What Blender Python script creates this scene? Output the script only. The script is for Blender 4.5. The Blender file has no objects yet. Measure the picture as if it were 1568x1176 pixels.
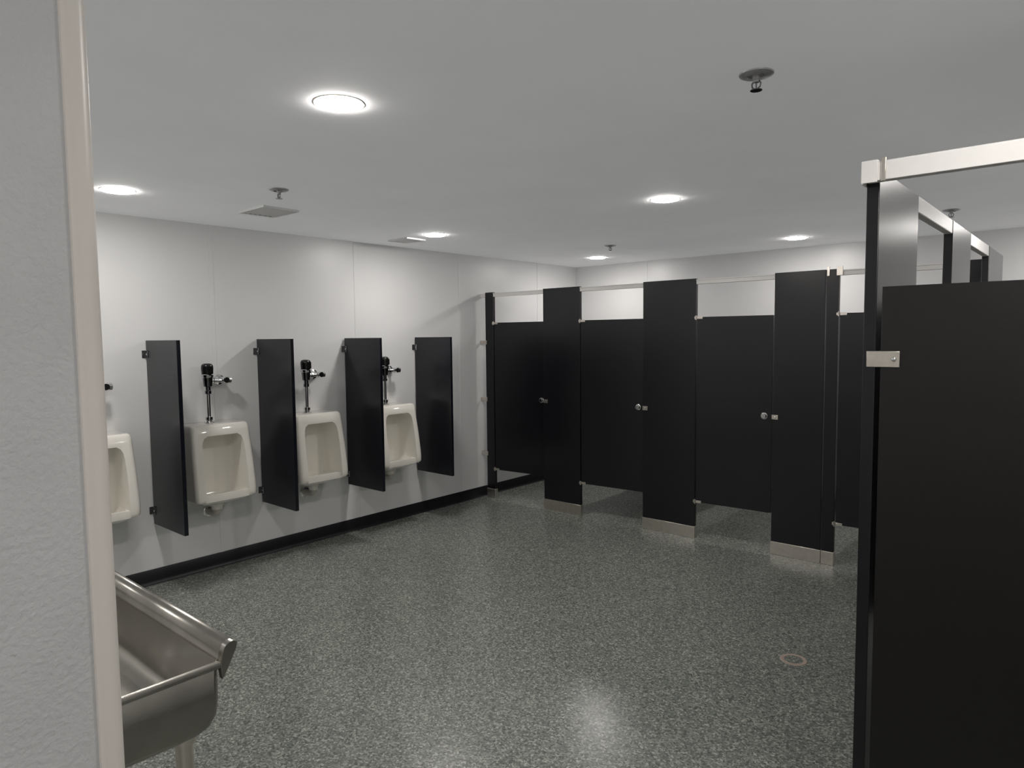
import bpy, bmesh, math, random
from mathutils import Vector, Matrix
random.seed(3)
scene = bpy.context.scene
scene.view_settings.view_transform = 'Standard'
scene.view_settings.look = 'None'
scene.view_settings.exposure = 0.50

# ------------------------------------------------------------------ materials
def newmat(name):
    m = bpy.data.materials.new(name); m.use_nodes = True
    nt = m.node_tree
    return m, nt, nt.nodes['Principled BSDF']

def simple(name, col, rough=0.5, metal=0.0, noise=0.0, nscale=40, bump=0.0, bscale=200, spec=0.5, coat=0.0):
    m, nt, b = newmat(name)
    b.inputs['Base Color'].default_value = (*col, 1)
    b.inputs['Roughness'].default_value = rough
    b.inputs['Metallic'].default_value = metal
    b.inputs['Specular IOR Level'].default_value = spec
    b.inputs['Coat Weight'].default_value = coat
    tc = nt.nodes.new('ShaderNodeTexCoord')
    if noise > 0:
        n = nt.nodes.new('ShaderNodeTexNoise'); n.inputs['Scale'].default_value = nscale
        n.inputs['Detail'].default_value = 6
        r = nt.nodes.new('ShaderNodeValToRGB')
        r.color_ramp.elements[0].position = 0.3; r.color_ramp.elements[1].position = 0.7
        r.color_ramp.elements[0].color = (*[c*(1-noise) for c in col], 1)
        r.color_ramp.elements[1].color = (*[min(1, c*(1+noise)) for c in col], 1)
        nt.links.new(tc.outputs['Object'], n.inputs['Vector'])
        nt.links.new(n.outputs['Fac'], r.inputs['Fac'])
        nt.links.new(r.outputs['Color'], b.inputs['Base Color'])
    if bump > 0:
        n2 = nt.nodes.new('ShaderNodeTexNoise'); n2.inputs['Scale'].default_value = bscale
        n2.inputs['Detail'].default_value = 3
        bp = nt.nodes.new('ShaderNodeBump'); bp.inputs['Strength'].default_value = bump
        bp.inputs['Distance'].default_value = 0.002
        nt.links.new(tc.outputs['Object'], n2.inputs['Vector'])
        nt.links.new(n2.outputs['Fac'], bp.inputs['Height'])
        nt.links.new(bp.outputs['Normal'], b.inputs['Normal'])
    return m

M_wall = simple('wall_panel', (0.76, 0.76, 0.76), 0.36, noise=0.02, nscale=1.5, bump=0.15, bscale=60)
M_near = simple('near_wall_paint', (0.60, 0.605, 0.61), 0.26, noise=0.03, nscale=8, bump=0.8, bscale=130)
M_trimw = simple('white_trim', (0.78, 0.73, 0.68), 0.3)
M_ceil = simple('ceiling_paint_glow', (0.76, 0.76, 0.77), 0.8, noise=0.03, nscale=2.0, bump=0.1, bscale=150)
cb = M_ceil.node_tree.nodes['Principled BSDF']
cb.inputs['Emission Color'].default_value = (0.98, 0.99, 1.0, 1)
cb.inputs['Emission Strength'].default_value = 0.10  # faint glow added to the ceiling as ambient fill; downlights alone leave it dark
M_base = simple('cove_base_black', (0.006, 0.006, 0.008), 0.4)
M_black = simple('black_partition', (0.0045, 0.0045, 0.0068), 0.30, noise=0.12, nscale=300, bump=0.06, bscale=400)
M_div = simple('divider_black', (0.0046, 0.0055, 0.010), 0.24, noise=0.1, nscale=300, bump=0.04, bscale=400)
M_endp = simple('end_panel_black', (0.0042, 0.0036, 0.0036), 0.34, noise=0.15, nscale=350, bump=0.15, bscale=500)
M_alu = simple('aluminium_rail', (0.86, 0.84, 0.82), 0.38, noise=0.02, nscale=20)
M_steel = simple('brushed_steel', (0.72, 0.67, 0.61), 0.30, metal=1.0, noise=0.06, nscale=30, bump=0.05, bscale=300)
M_sink = simple('sink_steel', (0.34, 0.325, 0.295), 0.27, metal=1.0, noise=0.14, nscale=9, bump=0.08, bscale=120)
M_chrome = simple('chrome', (0.75, 0.75, 0.75), 0.10, metal=1.0)
M_dchrome = simple('dark_chrome', (0.25, 0.25, 0.26), 0.15, metal=1.0)
M_blackpl = simple('black_plastic', (0.01, 0.01, 0.01), 0.15)
M_china = simple('vitreous_china', (0.88, 0.845, 0.775), 0.08, coat=0.5)
M_vent = simple('vent_paint', (0.80, 0.80, 0.80), 0.5)
M_ventd = simple('vent_dark', (0.42, 0.42, 0.42), 0.7)
M_sprk = simple('sprinkler_metal', (0.46, 0.46, 0.47), 0.35, metal=0.4)
M_pvc = simple('pvc', (0.55, 0.52, 0.46), 0.4)
M_ring = simple('drain_ring', (0.40, 0.32, 0.27), 0.5)

def emat(name, s):
    m, nt, b = newmat(name)
    b.inputs['Base Color'].default_value = (1, 1, 1, 1)
    b.inputs['Emission Color'].default_value = (1.0, 0.96, 0.92, 1)
    b.inputs['Emission Strength'].default_value = s
    return m
M_light = emat('downlight_lens', 112)

# flake floor
M_floor, nt, b = newmat('epoxy_flake_floor')
tc = nt.nodes.new('ShaderNodeTexCoord')
nz = nt.nodes.new('ShaderNodeTexNoise'); nz.inputs['Scale'].default_value = 70; nz.inputs['Detail'].default_value = 2
mx = nt.nodes.new('ShaderNodeVectorMath'); mx.operation = 'MULTIPLY_ADD'
mx.inputs[1].default_value = (0.014, 0.014, 0.014)
nt.links.new(tc.outputs['Object'], nz.inputs['Vector'])
nt.links.new(nz.outputs['Color'], mx.inputs[0]); nt.links.new(tc.outputs['Object'], mx.inputs[2])
vo = nt.nodes.new('ShaderNodeTexVoronoi'); vo.inputs['Scale'].default_value = 135
nt.links.new(mx.outputs[0], vo.inputs['Vector'])
sep = nt.nodes.new('ShaderNodeSeparateColor'); nt.links.new(vo.outputs['Color'], sep.inputs['Color'])
rp = nt.nodes.new('ShaderNodeValToRGB'); rp.color_ramp.interpolation = 'LINEAR'
els = rp.color_ramp.elements
K = 0.84
def kc(c): return (c[0]*K, c[1]*K, c[2]*K, 1)
els[0].position = 0.0; els[0].color = kc((0.105, 0.116, 0.106))
els[1].position = 1.0; els[1].color = kc((0.52, 0.53, 0.47))
for p, c in [(0.3, (0.178, 0.192, 0.175)), (0.65, (0.26, 0.277, 0.25)), (0.85, (0.35, 0.367, 0.325))]:
    e = els.new(p); e.color = kc(c)
nt.links.new(sep.outputs[0], rp.inputs['Fac'])
n3 = nt.nodes.new('ShaderNodeTexNoise'); n3.inputs['Scale'].default_value = 1.2; n3.inputs['Detail'].default_value = 3
nt.links.new(tc.outputs['Object'], n3.inputs['Vector'])
mr = nt.nodes.new('ShaderNodeMapRange'); mr.inputs['To Min'].default_value = 0.86; mr.inputs['To Max'].default_value = 1.14
nt.links.new(n3.outputs['Fac'], mr.inputs['Value'])
ml = nt.nodes.new('ShaderNodeVectorMath'); ml.operation = 'SCALE'
nt.links.new(rp.outputs['Color'], ml.inputs[0]); nt.links.new(mr.outputs['Result'], ml.inputs['Scale'])
nt.links.new(ml.outputs[0], b.inputs['Base Color'])
b.inputs['Roughness'].default_value = 0.25
bp = nt.nodes.new('ShaderNodeBump'); bp.inputs['Strength'].default_value = 0.25; bp.inputs['Distance'].default_value = 0.002
n4 = nt.nodes.new('ShaderNodeTexNoise'); n4.inputs['Scale'].default_value = 55; n4.inputs['Detail'].default_value = 4
nt.links.new(tc.outputs['Object'], n4.inputs['Vector'])
nt.links.new(n4.outputs['Fac'], bp.inputs['Height']); nt.links.new(bp.outputs['Normal'], b.inputs['Normal'])

# ------------------------------------------------------------------ builder
PAR = None
def group(name, loc):
    e = bpy.data.objects.new(name, None); scene.collection.objects.link(e); e.location = loc
    e.empty_display_size = 0.1
    return e
class B:
    def __init__(s, name, origin=(0, 0, 0)):
        s.name = name; s.o = Vector(origin); s.bm = bmesh.new(); s.mats = []
    def mi(s, m):
        if m not in s.mats: s.mats.append(m)
        return s.mats.index(m)
    def box(s, x0, x1, y0, y1, z0, z1, m):
        i = s.mi(m)
        v = [s.bm.verts.new(Vector((x, y, z)) - s.o) for x in (x0, x1) for y in (y0, y1) for z in (z0, z1)]
        for f in [(0, 1, 3, 2), (4, 6, 7, 5), (0, 4, 5, 1), (2, 3, 7, 6), (0, 2, 6, 4), (1, 5, 7, 3)]:
            fc = s.bm.faces.new([v[k] for k in f]); fc.material_index = i
        return s
    def loft(s, rings, m, cap0=True, cap1=True, smooth=True):
        i = s.mi(m); rv = []
        for r in rings:
            rv.append([s.bm.verts.new(Vector(p) - s.o) for p in r])
        n = len(rv[0])
        for a, c in zip(rv, rv[1:]):
            for k in range(n):
                f = s.bm.faces.new([a[k], a[(k+1) % n], c[(k+1) % n], c[k]]); f.material_index = i; f.smooth = smooth
        if cap0: f = s.bm.faces.new(rv[0][::-1]); f.material_index = i
        if cap1: f = s.bm.faces.new(rv[-1]); f.material_index = i
        return s
    def lathe(s, p0, d, prof, m, seg=24):
        """prof: list of (t along axis, radius)"""
        p0 = Vector(p0); d = Vector(d).normalized()
        a = d.orthogonal().normalized(); c = d.cross(a)
        rings = []
        for t, r in prof:
            rings.append([p0 + d*t + (a*math.cos(2*math.pi*k/seg) + c*math.sin(2*math.pi*k/seg))*r for k in range(seg)])
        return s.loft(rings, m)
    def cyl(s, p0, p1, r, m, seg=20):
        p0 = Vector(p0); p1 = Vector(p1); L = (p1-p0).length
        return s.lathe(p0, p1-p0, [(0, r), (L, r)], m, seg)
    def tube(s, pts, r, m, seg=14):
        pts = [Vector(p) for p in pts]; rings = []
        up = None
        for i, p in enumerate(pts):
            d = (pts[min(i+1, len(pts)-1)] - pts[max(i-1, 0)]).normalized()
            if up is None: up = d.orthogonal().normalized()
            up = (up - d*up.dot(d)).normalized(); c = d.cross(up)
            rings.append([p + (up*math.cos(2*math.pi*k/seg) + c*math.sin(2*math.pi*k/seg))*r for k in range(seg)])
        return s.loft(rings, m)
    def done(s, bevel=0.0, segs=2, parent=None):
        if parent is None: parent = PAR
        bmesh.ops.recalc_face_normals(s.bm, faces=s.bm.faces)
        me = bpy.data.meshes.new(s.name); s.bm.to_mesh(me); s.bm.free()
        for m in s.mats: me.materials.append(m)
        me.set_sharp_from_angle(angle=math.radians(40))
        ob = bpy.data.objects.new(s.name, me); scene.collection.objects.link(ob)
        ob.location = s.o
        if bevel > 0:
            md = ob.modifiers.new('bevel', 'BEVEL'); md.width = bevel; md.segments = segs
            md.limit_method = 'ANGLE'; md.angle_limit = math.radians(40)
        if parent:
            ob.parent = parent; ob.location = s.o - parent.location
        return ob

XL, XR, YN, YF, H = -4.76, 1.05, -1.7, 6.65, 2.43
# ------------------------------------------------------------------ shell
B('floor', (-1.8, 2.4, 0)).box(XL, XR, YN, YF, -0.1, 0, M_floor).done()
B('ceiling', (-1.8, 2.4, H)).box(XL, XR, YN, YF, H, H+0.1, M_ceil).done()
B('wall_left', (XL, 2.4, 0)).box(XL-0.12, XL, YN, YF, 0, H, M_wall).done()
B('wall_right', (XR, 2.4, 0)).box(XR, XR+0.12, YN, YF, 0, H, M_wall).done()
B('wall_back', (-1.8, YF, 0)).box(XL, XR, YF, YF+0.12, 0, H, M_wall).done()
B('wall_front', (-1.8, YN, 0)).box(XL, XR, YN-0.12, YN, 0, H, M_wall).done()
# panel seam battens
k = 1
for y in (-0.17, 1.05, 2.27, 3.49, 4.71, 5.93):
    B('trim_%d' % k, (XL, y, 0)).box(XL, XL+0.003, y-0.014, y+0.014, 0.1, H, M_wall).done(0.001); k += 1
for x in (-3.82, -2.60, -1.38, -0.16):
    B('trim_%d' % k, (x, YF, 0)).box(x-0.014, x+0.014, YF-0.003, YF, 0.1, H, M_wall).done(0.001); k += 1

def base(name, along, a0, a1, c, sgn):
    prof = [(0, 0), (0.022, 0), (0.016, 0.006), (0.010, 0.016), (0.007, 0.03), (0.006, 0.098), (0.003, 0.102), (0, 0.102)]
    rings = []
    for a in (a0, a1):
        if along == 'y': rings.append([(c+sgn*o, a, z) for o, z in prof])
        else: rings.append([(a, c+sgn*o, z) for o, z in prof])
    b_ = B(name, rings[0][0]); b_.loft(rings, M_base, smooth=False); return b_.done()
base('baseboard_left', 'y', YN, YF, XL, 1)
base('baseboard_back', 'x', XL, XR, YF, -1)
base('baseboard_right', 'y', YN, YF, XR, -1)
base('baseboard_front', 'x', XL, XR, YN, 1)

# near entry wall with corner guard
NX, NY = -0.90, 0.292
B('wall_entry', (NX, -0.7, 0)).box(NX-0.12, NX, YN, NY-0.002, 0, H, M_near).done()
g = B('trim_%d' % k, (NX, NY, 0)); k += 1
prof = [(NX-0.123, NY-0.023), (NX-0.123, NY+0.003), (NX-0.002, NY+0.003), (NX+0.001, NY+0.002), (NX+0.004, NY-0.002),
        (NX+0.005, NY-0.008), (NX+0.005, NY-0.017), (NX+0.0035, NY-0.019), (NX+0.0035, NY-0.024), (NX, NY-0.025), (NX, NY-0.002), (NX-0.12, NY-0.002), (NX-0.12, NY-0.023)]
g.loft([[(x, y, 0) for x, y in prof], [(x, y, H) for x, y in prof]], M_trimw, smooth=False)
g.done()

# ------------------------------------------------------------------ ceiling fixtures
for x in (-4.0, -2.0, 0.0):
    for y in (-0.85, 1.42, 3.70, 5.97):
        d = B('recessed_downlight', (x, y, H))
        d.lathe((x, y, H), (0, 0, -1), [(0, 0.088), (0.0012, 0.087), (0.002, 0.084), (0.002, 0.081)], M_trimw, 40)
        d.lathe((x, y, H-0.0015), (0, 0, -1), [(0, 0.081), (0.003, 0.079), (0.006, 0.07), (0.008, 0.04)], M_light, 40)
        d.done()
for (x, y) in [(-0.842, 2.13), (-3.374, 1.996), (-3.38, 5.25), (-0.80, 5.35)]:
    s = B('fire_sprinkler', (x, y, H))
    s.lathe((x, y, H), (0, 0, -1), [(0, 0.052), (0.004, 0.051), (0.008, 0.042), (0.010, 0.028), (0.006, 0.026), (0.006, 0.012)], M_sprk, 32)
    s.lathe((x, y, H-0.006), (0, 0, -1), [(0, 0.012), (0.012, 0.012), (0.014, 0.009), (0.020, 0.009)], M_sprk, 16)
    for a in (-1, 1):
        s.tube([(x+a*0.008, y, H-0.022), (x+a*0.014, y, H-0.030), (x+a*0.012, y, H-0.040), (x, y, H-0.048)], 0.0025, M_dchrome, 8)
    s.cyl((x, y, H-0.024), (x, y, H-0.046), 0.0025, M_dchrome, 8)
    s.lathe((x, y, H-0.047), (0, 0, -1), [(0, 0.006), (0.002, 0.018), (0.0035, 0.018)], M_dchrome, 20)
    s.done()
def vent(x, y, sx, sy):
    v = B('ceiling_vent', (x, y, H))
    z1, z0 = H, H-0.012
    v.box(x-sx, x+sx, y-sy, y-sy+0.025, z0, z1, M_vent).box(x-sx, x+sx, y+sy-0.025, y+sy, z0, z1, M_vent)
    v.box(x-sx, x-sx+0.025, y-sy+0.025, y+sy-0.025, z0, z1, M_vent).box(x+sx-0.025, x+sx, y-sy+0.025, y+sy-0.025, z0, z1, M_vent)
    v.box(x-sx+0.025, x+sx-0.025, y-sy+0.025, y+sy-0.025, z1-0.002, z1, M_ventd)
    n = 6
    for i in range(n):
        yy = y-sy+0.035+(2*sy-0.07)*i/(n-1)
        v.loft([[(xx, yy-0.008, z1-0.003), (xx, yy-0.006, z1-0.003), (xx, yy+0.012, z0), (xx, yy+0.010, z0)] for xx in (x-sx+0.02, x+sx-0.02)], M_vent, smooth=False)
    v.done(0.001)
vent(-3.98, 2.28, 0.15, 0.12)
vent(-4.36, 3.72, 0.12, 0.10)

# ------------------------------------------------------------------ urinals
def rrect(hw, d0, d1, z, r, n=6):
    pts = [(d0, -hw, z)]
    r = min(r, hw*0.98, (d1-d0)*0.98)
    for i in range(n+1):
        a = -math.pi/2 + (math.pi/2)*i/n
        pts.append((d1-r+r*math.cos(a), -hw+r+r*math.sin(a), z))
    for i in range(n+1):
        a = (math.pi/2)*i/n
        pts.append((d1-r+r*math.cos(a), hw-r+r*math.sin(a), z))
    pts.append((d0, hw, z))
    return pts
def rr4(hw, d0, d1, z, rb, rf, n=6):
    pts = []
    for cx, cy, a0, r in [(d1-rf, -hw+rf, -90, rf), (d1-rf, hw-rf, 0, rf), (d0+rb, hw-rb, 90, rb), (d0+rb, -hw+rb, 180, rb)]:
        for i in range(n+1):
            a = math.radians(a0+90*i/n); pts.append((cx+r*math.cos(a), cy+r*math.sin(a), z))
    return pts
outer = B('uo')
prof = [(0.00, .105, .20), (0.012, .135, .240), (.028, .158, .270), (.036, .170, .282), (.042, .200, .296), (.050, .211, .304), (.065, .214, .308), (.10, .215, .307), (.15, .215, .302),
        (.30, .212, .282), (.42, .208, .263), (.50, .205, .250), (.535, .203, .244), (.548, .196, .236), (.553, .186, .224)]
outer.loft([rrect(w, 0.0, d, z, 0.032) for z, w, d in prof], M_china)
uo = outer.done()
cut = B('uc')
cp = [(.030, .075, .08, .19), (.036, .105, .07, .225), (.050, .130, .06, .245), (.075, .145, .055, .260), (.085, .148, .055, .263), (.088, .150, .055, .55),
      (.30, .150, .055, .55), (.40, .146, .06, .55), (.44, .140, .065, .55), (.465, .128, .08, .55), (.480, .105, .11, .55)]
cut.loft([rr4(w, d0, d1, z, 0.045, 0.045) for z, w, d0, d1 in cp], M_china)
uc = cut.done()
cut2 = B('uc2')
cut2.loft([rr4(w, 0.286, 0.6, z, 0.012, 0.02) for z, w in [(-0.05, 0.150), (0.2, 0.150)]], M_china)
uc2 = cut2.done()
for c_ in (uc, uc2):
    md = uo.modifiers.new('b', 'BOOLEAN'); md.operation = 'DIFFERENCE'; md.object = c_; md.solver = 'EXACT'
md = uo.modifiers.new('bev', 'BEVEL'); md.width = 0.008; md.segments = 3; md.limit_method = 'ANGLE'; md.angle_limit = math.radians(35)
bpy.context.view_layer.update()
dg = bpy.context.evaluated_depsgraph_get()
ume = bpy.data.meshes.new_from_object(uo.evaluated_get(dg)); ume.name = 'urinal_bowl'
for o_ in (uo, uc, uc2): bpy.data.objects.remove(o_)
for p in ume.polygons: p.use_smooth = True
ume.set_sharp_from_angle(angle=math.radians(38))

def urinal(y, zb=0.505):
    e = group('urinal', (XL+0.001, y, zb))
    bo = bpy.data.objects.new('bowl', ume); scene.collection.objects.link(bo); bo.parent = e
    w = XL+0.001
    s = B('strainer', (w+0.13, y, zb+0.03))
    s.lathe((w+0.135, y, zb+0.0305), (0, 0, 1), [(0, 0.035), (0.003, 0.033), (0.005, 0.02)], M_chrome, 24)
    s.done(parent=e)
    t = B('trap', (w+0.1, y, zb))
    t.lathe((w+0.13, y, zb+0.005), (0, 0, -1), [(0, 0.052), (0.025, 0.048), (0.03, 0.036), (0.055, 0.036)], M_china, 24)
    t.tube([(w+0.13, y, zb-0.03), (w+0.13, y, zb-0.06), (w+0.12, y, zb-0.075), (w+0.10, y, zb-0.085), (w+0.06, y, zb-0.088), (w+0.005, y, zb-0.088)], 0.024, M_pvc)
    t.lathe((w, y, zb-0.088), (1, 0, 0), [(0, 0.04), (0.004, 0.04), (0.008, 0.03)], M_chrome, 24)
    t.done(parent=e)
    f = B('flush_valve', (w+0.09, y, zb+0.55))
    vx, vy, zt = w+0.095, y-0.012, zb+0.550
    f.lathe((vx, vy, zt), (0, 0, 1), [(0, 0.034), (0.006, 0.034), (0.012, 0.02), (0.02, 0.02), (0.022, 0.024), (0.042, 0.024), (0.045, 0.014)], M_chrome)
    f.cyl((vx, vy, zt+0.04), (vx, vy, zt+0.26), 0.0125, M_chrome)
    f.lathe((vx, vy, zt+0.20), (0, 0, 1), [(0, 0.014), (0.004, 0.021), (0.024, 0.021), (0.028, 0.017), (0.05, 0.017), (0.055, 0.028), (0.075, 0.030), (0.12, 0.034), (0.125, 0.030)], M_dchrome)
    zb2 = zt+0.315
    f.lathe((vx, vy, zb2), (0, 0, 1), [(0, 0.036), (0.006, 0.040), (0.02, 0.040), (0.024, 0.036)], M_chrome)
    f.lathe((vx, vy, zb2+0.022), (0, 0, 1), [(0, 0.037), (0.045, 0.040), (0.062, 0.038), (0.072, 0.030), (0.076, 0.015)], M_blackpl)
    f.box(vx+0.028, vx+0.046, vy-0.020, vy+0.020, zb2+0.03, zb2+0.078, M_blackpl)
    za = zt+0.292
    f.lathe((vx, vy+0.02, za), (0, 1, 0), [(0, 0.018), (0.018, 0.018), (0.02, 0.023), (0.038, 0.023), (0.04, 0.014), (0.075, 0.014), (0.077, 0.022), (0.095, 0.022), (0.097, 0.018), (0.115, 0.018), (0.118, 0.024), (0.140, 0.024), (0.146, 0.016)], M_chrome)
    f.lathe((vx+0.028, vy+0.122, za), (-1, 0, 0), [(0, 0.020), (0.006, 0.024), (0.03, 0.024), (0.034, 0.014), (vx+0.028-w-0.014, 0.014)], M_chrome)
    f.lathe((w, vy+0.122, za), (1, 0, 0), [(0, 0.036), (0.008, 0.036), (0.014, 0.026), (0.03, 0.024)], M_chrome)
    f.done(parent=e)
for y in (1.415, 2.180, 2.948, 3.712): urinal(y)

def bracket_wall(b_, x, yc, z, sx, m=M_dchrome):
    b_.box(min(x, x+sx*0.004), max(x, x+sx*0.004), yc-0.035, yc+0.035, z-0.025, z+0.025, m)
    for s in (-1, 1):
        y0 = yc+s*0.0125; y1 = yc+s*0.0165
        b_.box(min(x, x+sx*0.045), max(x, x+sx*0.045), min(y0, y1), max(y0, y1), z-0.025, z+0.025, m)
        b_.lathe((x+sx*0.032, y1, z), (0, s, 0), [(0, 0.007), (0.003, 0.006), (0.004, 0.003)], M_chrome, 12)
for y in (1.82, 2.595, 3.368, 4.13):
    d = B('urinal_divider', (XL, y, 0.41))
    d.box(XL+0.014, XL+0.475, y-0.0125, y+0.0125, 0.41, 1.63, M_div)
    for z in (0.50, 1.54): bracket_wall(d, XL+0.0005, y, z, 1)
    d.done(0.002)

# ------------------------------------------------------------------ far stalls
ZP, ZD0, ZD1 = 2.065, 0.295, 1.765
Y0 = 5.0; TP = 0.032
def pilaster_x(x0, x1):
    p = B('pilaster', (x0, Y0, 0))
    p.box(x0, x1, Y0, Y0+TP, 0.02, ZP, M_black)
    p.box(x0-0.003, x1+0.003, Y0-0.004, Y0+TP+0.004, 0.0, 0.095, M_steel)
    return p.done(0.002)
def pil_y(y0, y1, x):
    p = B('pilaster', (x, y0, 0))
    p.box(x-TP, x, y0, y1, 0.02, 2.075, M_black)
    p.box(x-TP-0.004, x+0.004, y0-0.003, y1+0.003, 0.0, 0.095, M_steel)
    return p.done(0.002)
def stall_door(x0, x1, ang):
    L = x1-x0
    d = B('stall_door', (0, 0, 0))
    d.box(0, L, 0.003, 0.028, ZD0, ZD1, M_black)
    for z in (ZD0-0.004, ZD1-0.016):
        d.box(-0.022, 0.045, -0.003, 0.003, z, z+0.02, M_steel)
        d.cyl((-0.006, -0.004, z-0.008), (-0.006, -0.004, z+0.028), 0.007, M_steel, 12)
    zl = 1.02
    d.lathe((L-0.055, 0.003, zl), (0, -1, 0), [(0, 0.026), (0.004, 0.026), (0.006, 0.018), (0.016, 0.016), (0.018, 0.020), (0.024, 0.018)], M_chrome, 24)
    d.box(L-0.075, L, 0.028, 0.036, zl-0.02, zl+0.02, M_steel)
    ob = d.done(0.0015)
    ob.location = Vector((x0, Y0, 0)) - PAR.location; ob.rotation_euler = (0, 0, math.radians(ang))
    s = B('door_strike', (x1+0.03, Y0, zl))
    s.box(x1+0.012, x1+0.058, Y0-0.006, Y0, zl-0.017, zl+0.017, M_steel)
    s.lathe((x1+0.036, Y0-0.006, zl), (0, -1, 0), [(0, 0.007), (0.003, 0.005)], M_chrome, 12)
    s.done(0.001)
def rail(segs):
    r = B('headrail', (segs[0][0], Y0, 2.04))
    for a, c in segs:
        r.box(a, c, Y0+0.002, Y0+TP-0.002, 2.020, 2.055, M_alu)
        r.box(a, c, Y0-0.002, Y0+TP+0.002, 2.048, 2.057, M_alu)
    r.done(0.002)
def part(x):
    p = B('side_panel', (x, 5.8, ZD0))
    p.box(x-0.012, x+0.012, Y0+TP+0.012, YF-0.012, ZD0, ZD1, M_black)
    for z in (0.45, 1.0, 1.6):
        p.box(x-0.016, x+0.016, Y0+TP, Y0+TP+0.05, z-0.02, z+0.02, M_steel)
        p.box(x-0.016, x+0.016, YF-0.05, YF-0.001, z-0.02, z+0.02, M_steel)
    p.done(0.0015)

PAR = group('toilet_stall', (-4.25, Y0, 0))
pilaster_x(-4.69, -4.585); pilaster_x(-3.955, -3.54)
stall_door(-4.575, -3.965, 5.5); rail([(XL+0.001, -4.69), (-4.585, -3.955)]); part(-3.75)
wb = B('wall_bracket', (XL, Y0, 1.0))
for z in (0.45, 1.0, 1.57):
    wb.box(XL+0.001, XL+0.085, Y0-0.004, Y0-0.0005, z-0.02, z+0.02, M_steel)
    wb.box(XL+0.001, XL+0.004, Y0-0.004, Y0+0.04, z-0.02, z+0.02, M_steel)
wb.done(0.001)
PAR = group('toilet_stall', (-3.2, Y0, 0))
pilaster_x(-2.90, -2.43); stall_door(-3.53, -2.912, 4.0); rail([(-3.54, -2.90)]); part(-2.66)
PAR = group('toilet_stall', (-2.1, Y0, 0))
pilaster_x(-1.82, -1.472); stall_door(-2.42, -1.838, 3.0); rail([(-2.43, -1.82)]); part(-1.49)
PAR = group('toilet_stall', (-1.0, Y0, 0))
pilaster_x(-1.464, -1.385); pilaster_x(-0.74, -0.56); stall_door(-1.375, -0.755, 2.0); rail([(-1.385, -0.74)])
bk = B('headrail_bracket', (-1.43, Y0, 2.04))
bk.box(-1.462, -1.445, Y0-0.008, Y0, 2.02, 2.082, M_steel)
bk.box(-1.40, -1.36, Y0-0.008, Y0, 2.02, 2.082, M_steel)
bk.done(0.001)

# ------------------------------------------------------------------ side stall row
XF = -0.476
YE = 2.07
def side_door(y0, y1):
    d = B('stall_door', (XF-TP, y0, 0))
    d.box(XF-TP+0.003, XF-TP+0.028, y0+0.01, y1-0.01, ZD0, ZD1, M_black)
    for z in (ZD0-0.004, ZD1-0.016):
        d.box(XF-TP-0.003, XF-TP+0.003, y0-0.02, y0+0.05, z, z+0.02, M_steel)
    d.lathe((XF-TP+0.003, y1-0.06, 1.02), (-1, 0, 0), [(0, 0.026), (0.004, 0.026), (0.006, 0.018), (0.022, 0.018)], M_chrome, 24)
    d.done(0.0015)
def side_rail(a, c):
    r = B('side_headrail', (XF, a, 2.05))
    r.box(XF-TP+0.002, XF-0.002, a, c, 2.022, 2.076, M_alu)
    r.done(0.003)
PAR = group('toilet_stall', (0.3, 2.8, 0))
pil_y(YE, 2.575, XF); pil_y(3.24, 3.72, XF); side_door(2.575, 3.24); side_rail(2.575, 3.24)
p = B('end_panel', (0.3, YE, ZD0))
p.box(XF+0.012, XR-0.012, YE+0.003, YE+0.028, ZD0, 1.757, M_endp)
for z in (0.34, 1.56):
    p.box(XF-0.022, XF+0.060, YE-0.0035, YE+0.0028, z-0.022, z+0.022, M_steel)
    p.box(XF+0.0005, XF+0.060, YE+0.0282, YE+0.033, z-0.022, z+0.022, M_steel)
    p.lathe((XF+0.046, YE-0.0035, z), (0, -1, 0), [(0, 0.007), (0.003, 0.006), (0.004, 0.003)], M_chrome, 12)
    p.box(XR-0.05, XR-0.001, YE-0.002, YE+0.0028, z-0.022, z+0.022, M_steel)
p.done(0.002)
r = B('end_headrail', (0.3, YE, 2.05))
yr0, yr1 = YE-0.034, YE-0.002
r.loft([[(x, yr0, 2.036), (x, yr0, 2.082), (x, yr0+0.006, 2.088), (x, yr1-0.006, 2.088), (x, yr1, 2.082), (x, yr1, 2.036)] for x in (XF-TP+0.005, XR-0.001)], M_alu, smooth=False)
r.box(XF-TP-0.006, XF+0.002, yr0-0.003, yr1+0.04, 2.086, 2.091, M_alu)
r.box(XF-TP-0.006, XF-TP-0.001, yr0-0.003, yr1+0.04, 2.030, 2.089, M_alu)
r.box(XF-TP-0.006, XF+0.002, yr0-0.004, yr0, 2.032, 2.089, M_alu)
r.box(XF+0.010, XF+0.022, yr0-0.005, yr0, 2.032, 2.094, M_steel)
r.done(0.0015)
p = B('side_panel', (0.3, 3.5, ZD0))
p.box(XF+0.012, XR-0.012, 3.49, 3.515, ZD0, 1.757, M_black)
for z in (0.45, 1.6):
    p.box(XF, XF+0.05, 3.485, 3.52, z-0.02, z+0.02, M_steel)
    p.box(XR-0.05, XR-0.001, 3.485, 3.52, z-0.02, z+0.02, M_steel)
p.done(0.0015)
PAR = group('toilet_stall', (0.3, 4.3, 0))
pil_y(4.36, 4.985, XF); side_door(3.72, 4.36); side_rail(3.72, 4.36)
PAR = None

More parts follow.
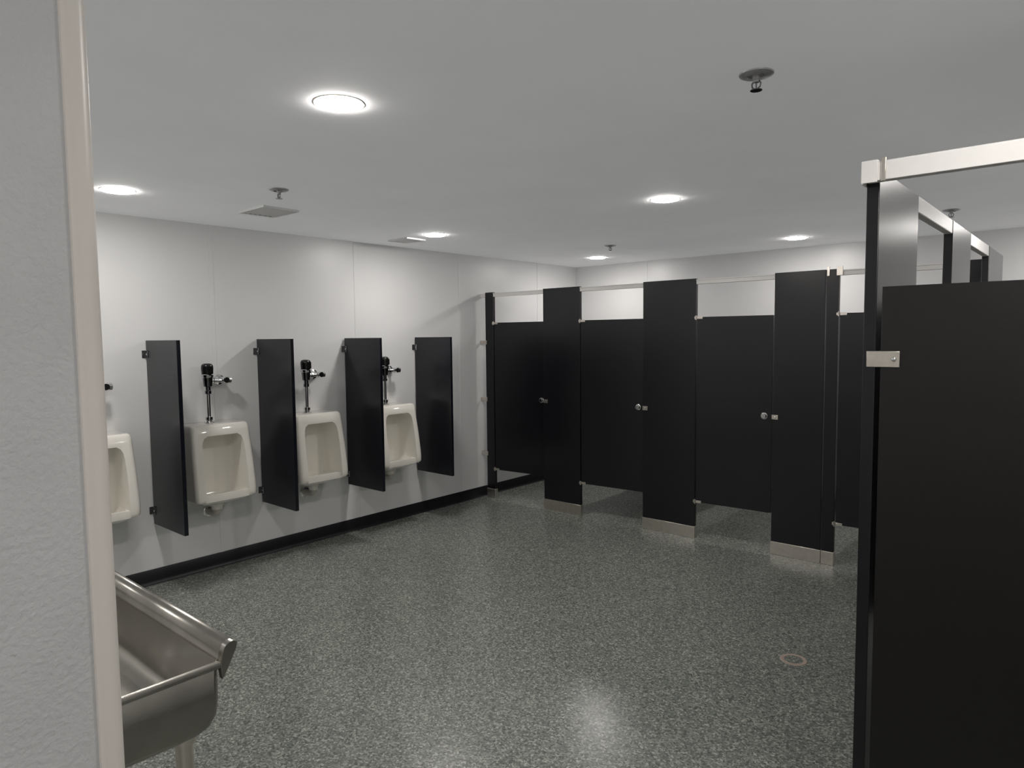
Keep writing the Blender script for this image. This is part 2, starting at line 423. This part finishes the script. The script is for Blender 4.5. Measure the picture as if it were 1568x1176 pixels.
# ------------------------------------------------------------------ trough sink
sx0, sx1 = -3.1, -1.575
inner = [(0.105, .835), (0.100, .862), (0.106, .872), (0.118, .876), (0.145, .872), (0.155, .862),
         (0.160, .78), (0.168, .745), (0.185, .722), (0.215, .708), (0.58, .700), (0.672, .702), (0.704, .712), (0.722, .735), (0.727, .770),
         (0.729, .862), (0.732, .888), (0.738, .901), (0.747, .909), (0.760, .911), (0.767, .905), (0.765, .892), (0.752, .866)]
e = group('trough_sink', (-2.3, 0.43, 0))
s = B('basin', (-2.3, 0.43, 0)); bm = s.bm; i_ = s.mi(M_sink)
cols = []
for x in (sx0, sx1):
    cols.append([bm.verts.new(Vector((x, y, z))-s.o) for y, z in inner])
for a in range(len(inner)-1):
    f = bm.faces.new([cols[0][a], cols[0][a+1], cols[1][a+1], cols[1][a]]); f.material_index = i_; f.smooth = True
for c in cols:
    f = bm.faces.new([c[i] for i in range(5, 16)]); f.material_index = i_
basin = s.done(parent=e)
md = basin.modifiers.new('bev', 'BEVEL'); md.width = 0.012; md.segments = 3; md.limit_method = 'ANGLE'; md.angle_limit = math.radians(60)
md = basin.modifiers.new('sol', 'SOLIDIFY'); md.thickness = 0.003; md.offset = 0
s = B('end_rims', (-2.3, 0.43, 0))
for x, sg in ((sx1, 1), (sx0, -1)):
    prof = [(0, .858), (sg*0.002, .866), (sg*0.007, .871), (sg*0.014, .871), (sg*0.017, .866), (sg*0.016, .854), (sg*0.013, .854), (sg*0.0135, .864), (sg*0.008, .868), (sg*0.004, .863), (sg*0.003, .857)]
    s.loft([[(x+o, y, z) for o, z in prof] for y in (0.112, 0.735)], M_sink, smooth=False)
    cap = [(0.727, .850), (0.727, .870), (0.731, .889), (0.737, .903), (0.747, .911), (0.760, .9125), (0.769, .905), (0.766, .891), (0.753, .865), (0.740, .842), (0.730, .825)]
    x1_ = x+sg*0.018
    s.loft([[(x, y, z) for y, z in cap], [(x1_, y, z) for y, z in cap]], M_sink, smooth=False)
s.done(0.0012, parent=e)
s = B('legs', (-2.3, 0.43, 0))
for x in (sx1-0.075, sx0+0.075):
    for y in (0.22, 0.672):
        s.lathe((x, y, 0), (0, 0, 1), [(0, 0.024), (0.012, 0.024), (0.03, 0.014), (0.05, 0.014), (0.052, 0.0205), (0.66, 0.0205), (0.662, 0.028), (0.699, 0.028)], M_steel, 24)
    s.cyl((x, 0.22, 0.22), (x, 0.672, 0.22), 0.014, M_steel)
s.done(parent=e)
s = B('drain', (-2.3, 0.43, 0))
for x in (-2.1,):
    s.lathe((x, 0.56, 0.7025), (0, 0, 1), [(0, 0.055), (0.003, 0.053), (0.004, 0.045), (0.0015, 0.04)], M_chrome, 32)
    s.cyl((x, 0.56, 0.50), (x, 0.56, 0.70), 0.024, M_steel)
    s.tube([(x, 0.56, 0.52), (x, 0.56, 0.40), (x-0.02, 0.56, 0.36), (x-0.06, 0.56, 0.345), (x-0.10, 0.56, 0.36), (x-0.12, 0.56, 0.40), (x-0.14, 0.56, 0.44), (x-0.18, 0.56, 0.45), (x-0.22, 0.56, 0.43), (x-0.23, 0.56, 0.38), (x-0.23, 0.56, 0.0)], 0.02, M_chrome)
s.done(parent=e)

# floor drain
s = B('floor_drain', (-1.12, 3.415, 0))
s.lathe((-1.12, 3.415, 0), (0, 0, 1), [(0, 0.064), (0.002, 0.062), (0.003, 0.050), (0.0015, 0.046)], M_ring, 32)
s.lathe((-1.12, 3.415, 0.0007), (0, 0, 1), [(0, 0.045), (0.0015, 0.044)], M_floor, 32)
s.done()

# ------------------------------------------------------------------ world / camera
w = bpy.data.worlds.new('world'); scene.world = w; w.use_nodes = True
w.node_tree.nodes['Background'].inputs['Color'].default_value = (0.02, 0.02, 0.02, 1)

cd = bpy.data.cameras.new('camera'); cam = bpy.data.objects.new('camera', cd); scene.collection.objects.link(cam)
cd.sensor_width = 36; cd.lens = 36*1045/1568; cd.clip_start = 0.02
yaw = math.radians(41.0); pit = math.radians(4.05); rol = 0.011
fw = Vector((-math.sin(yaw)*math.cos(pit), math.cos(yaw)*math.cos(pit), -math.sin(pit)))
rt = Vector((math.cos(yaw), math.sin(yaw), 0)); up = rt.cross(fw)
u2 = up*math.cos(rol)+rt*math.sin(rol); r2 = rt*math.cos(rol)-up*math.sin(rol)
m = Matrix((( r2.x, u2.x, -fw.x, 0), (r2.y, u2.y, -fw.y, 0), (r2.z, u2.z, -fw.z, 1.635), (0, 0, 0, 1)))
cam.matrix_world = m
scene.camera = cam
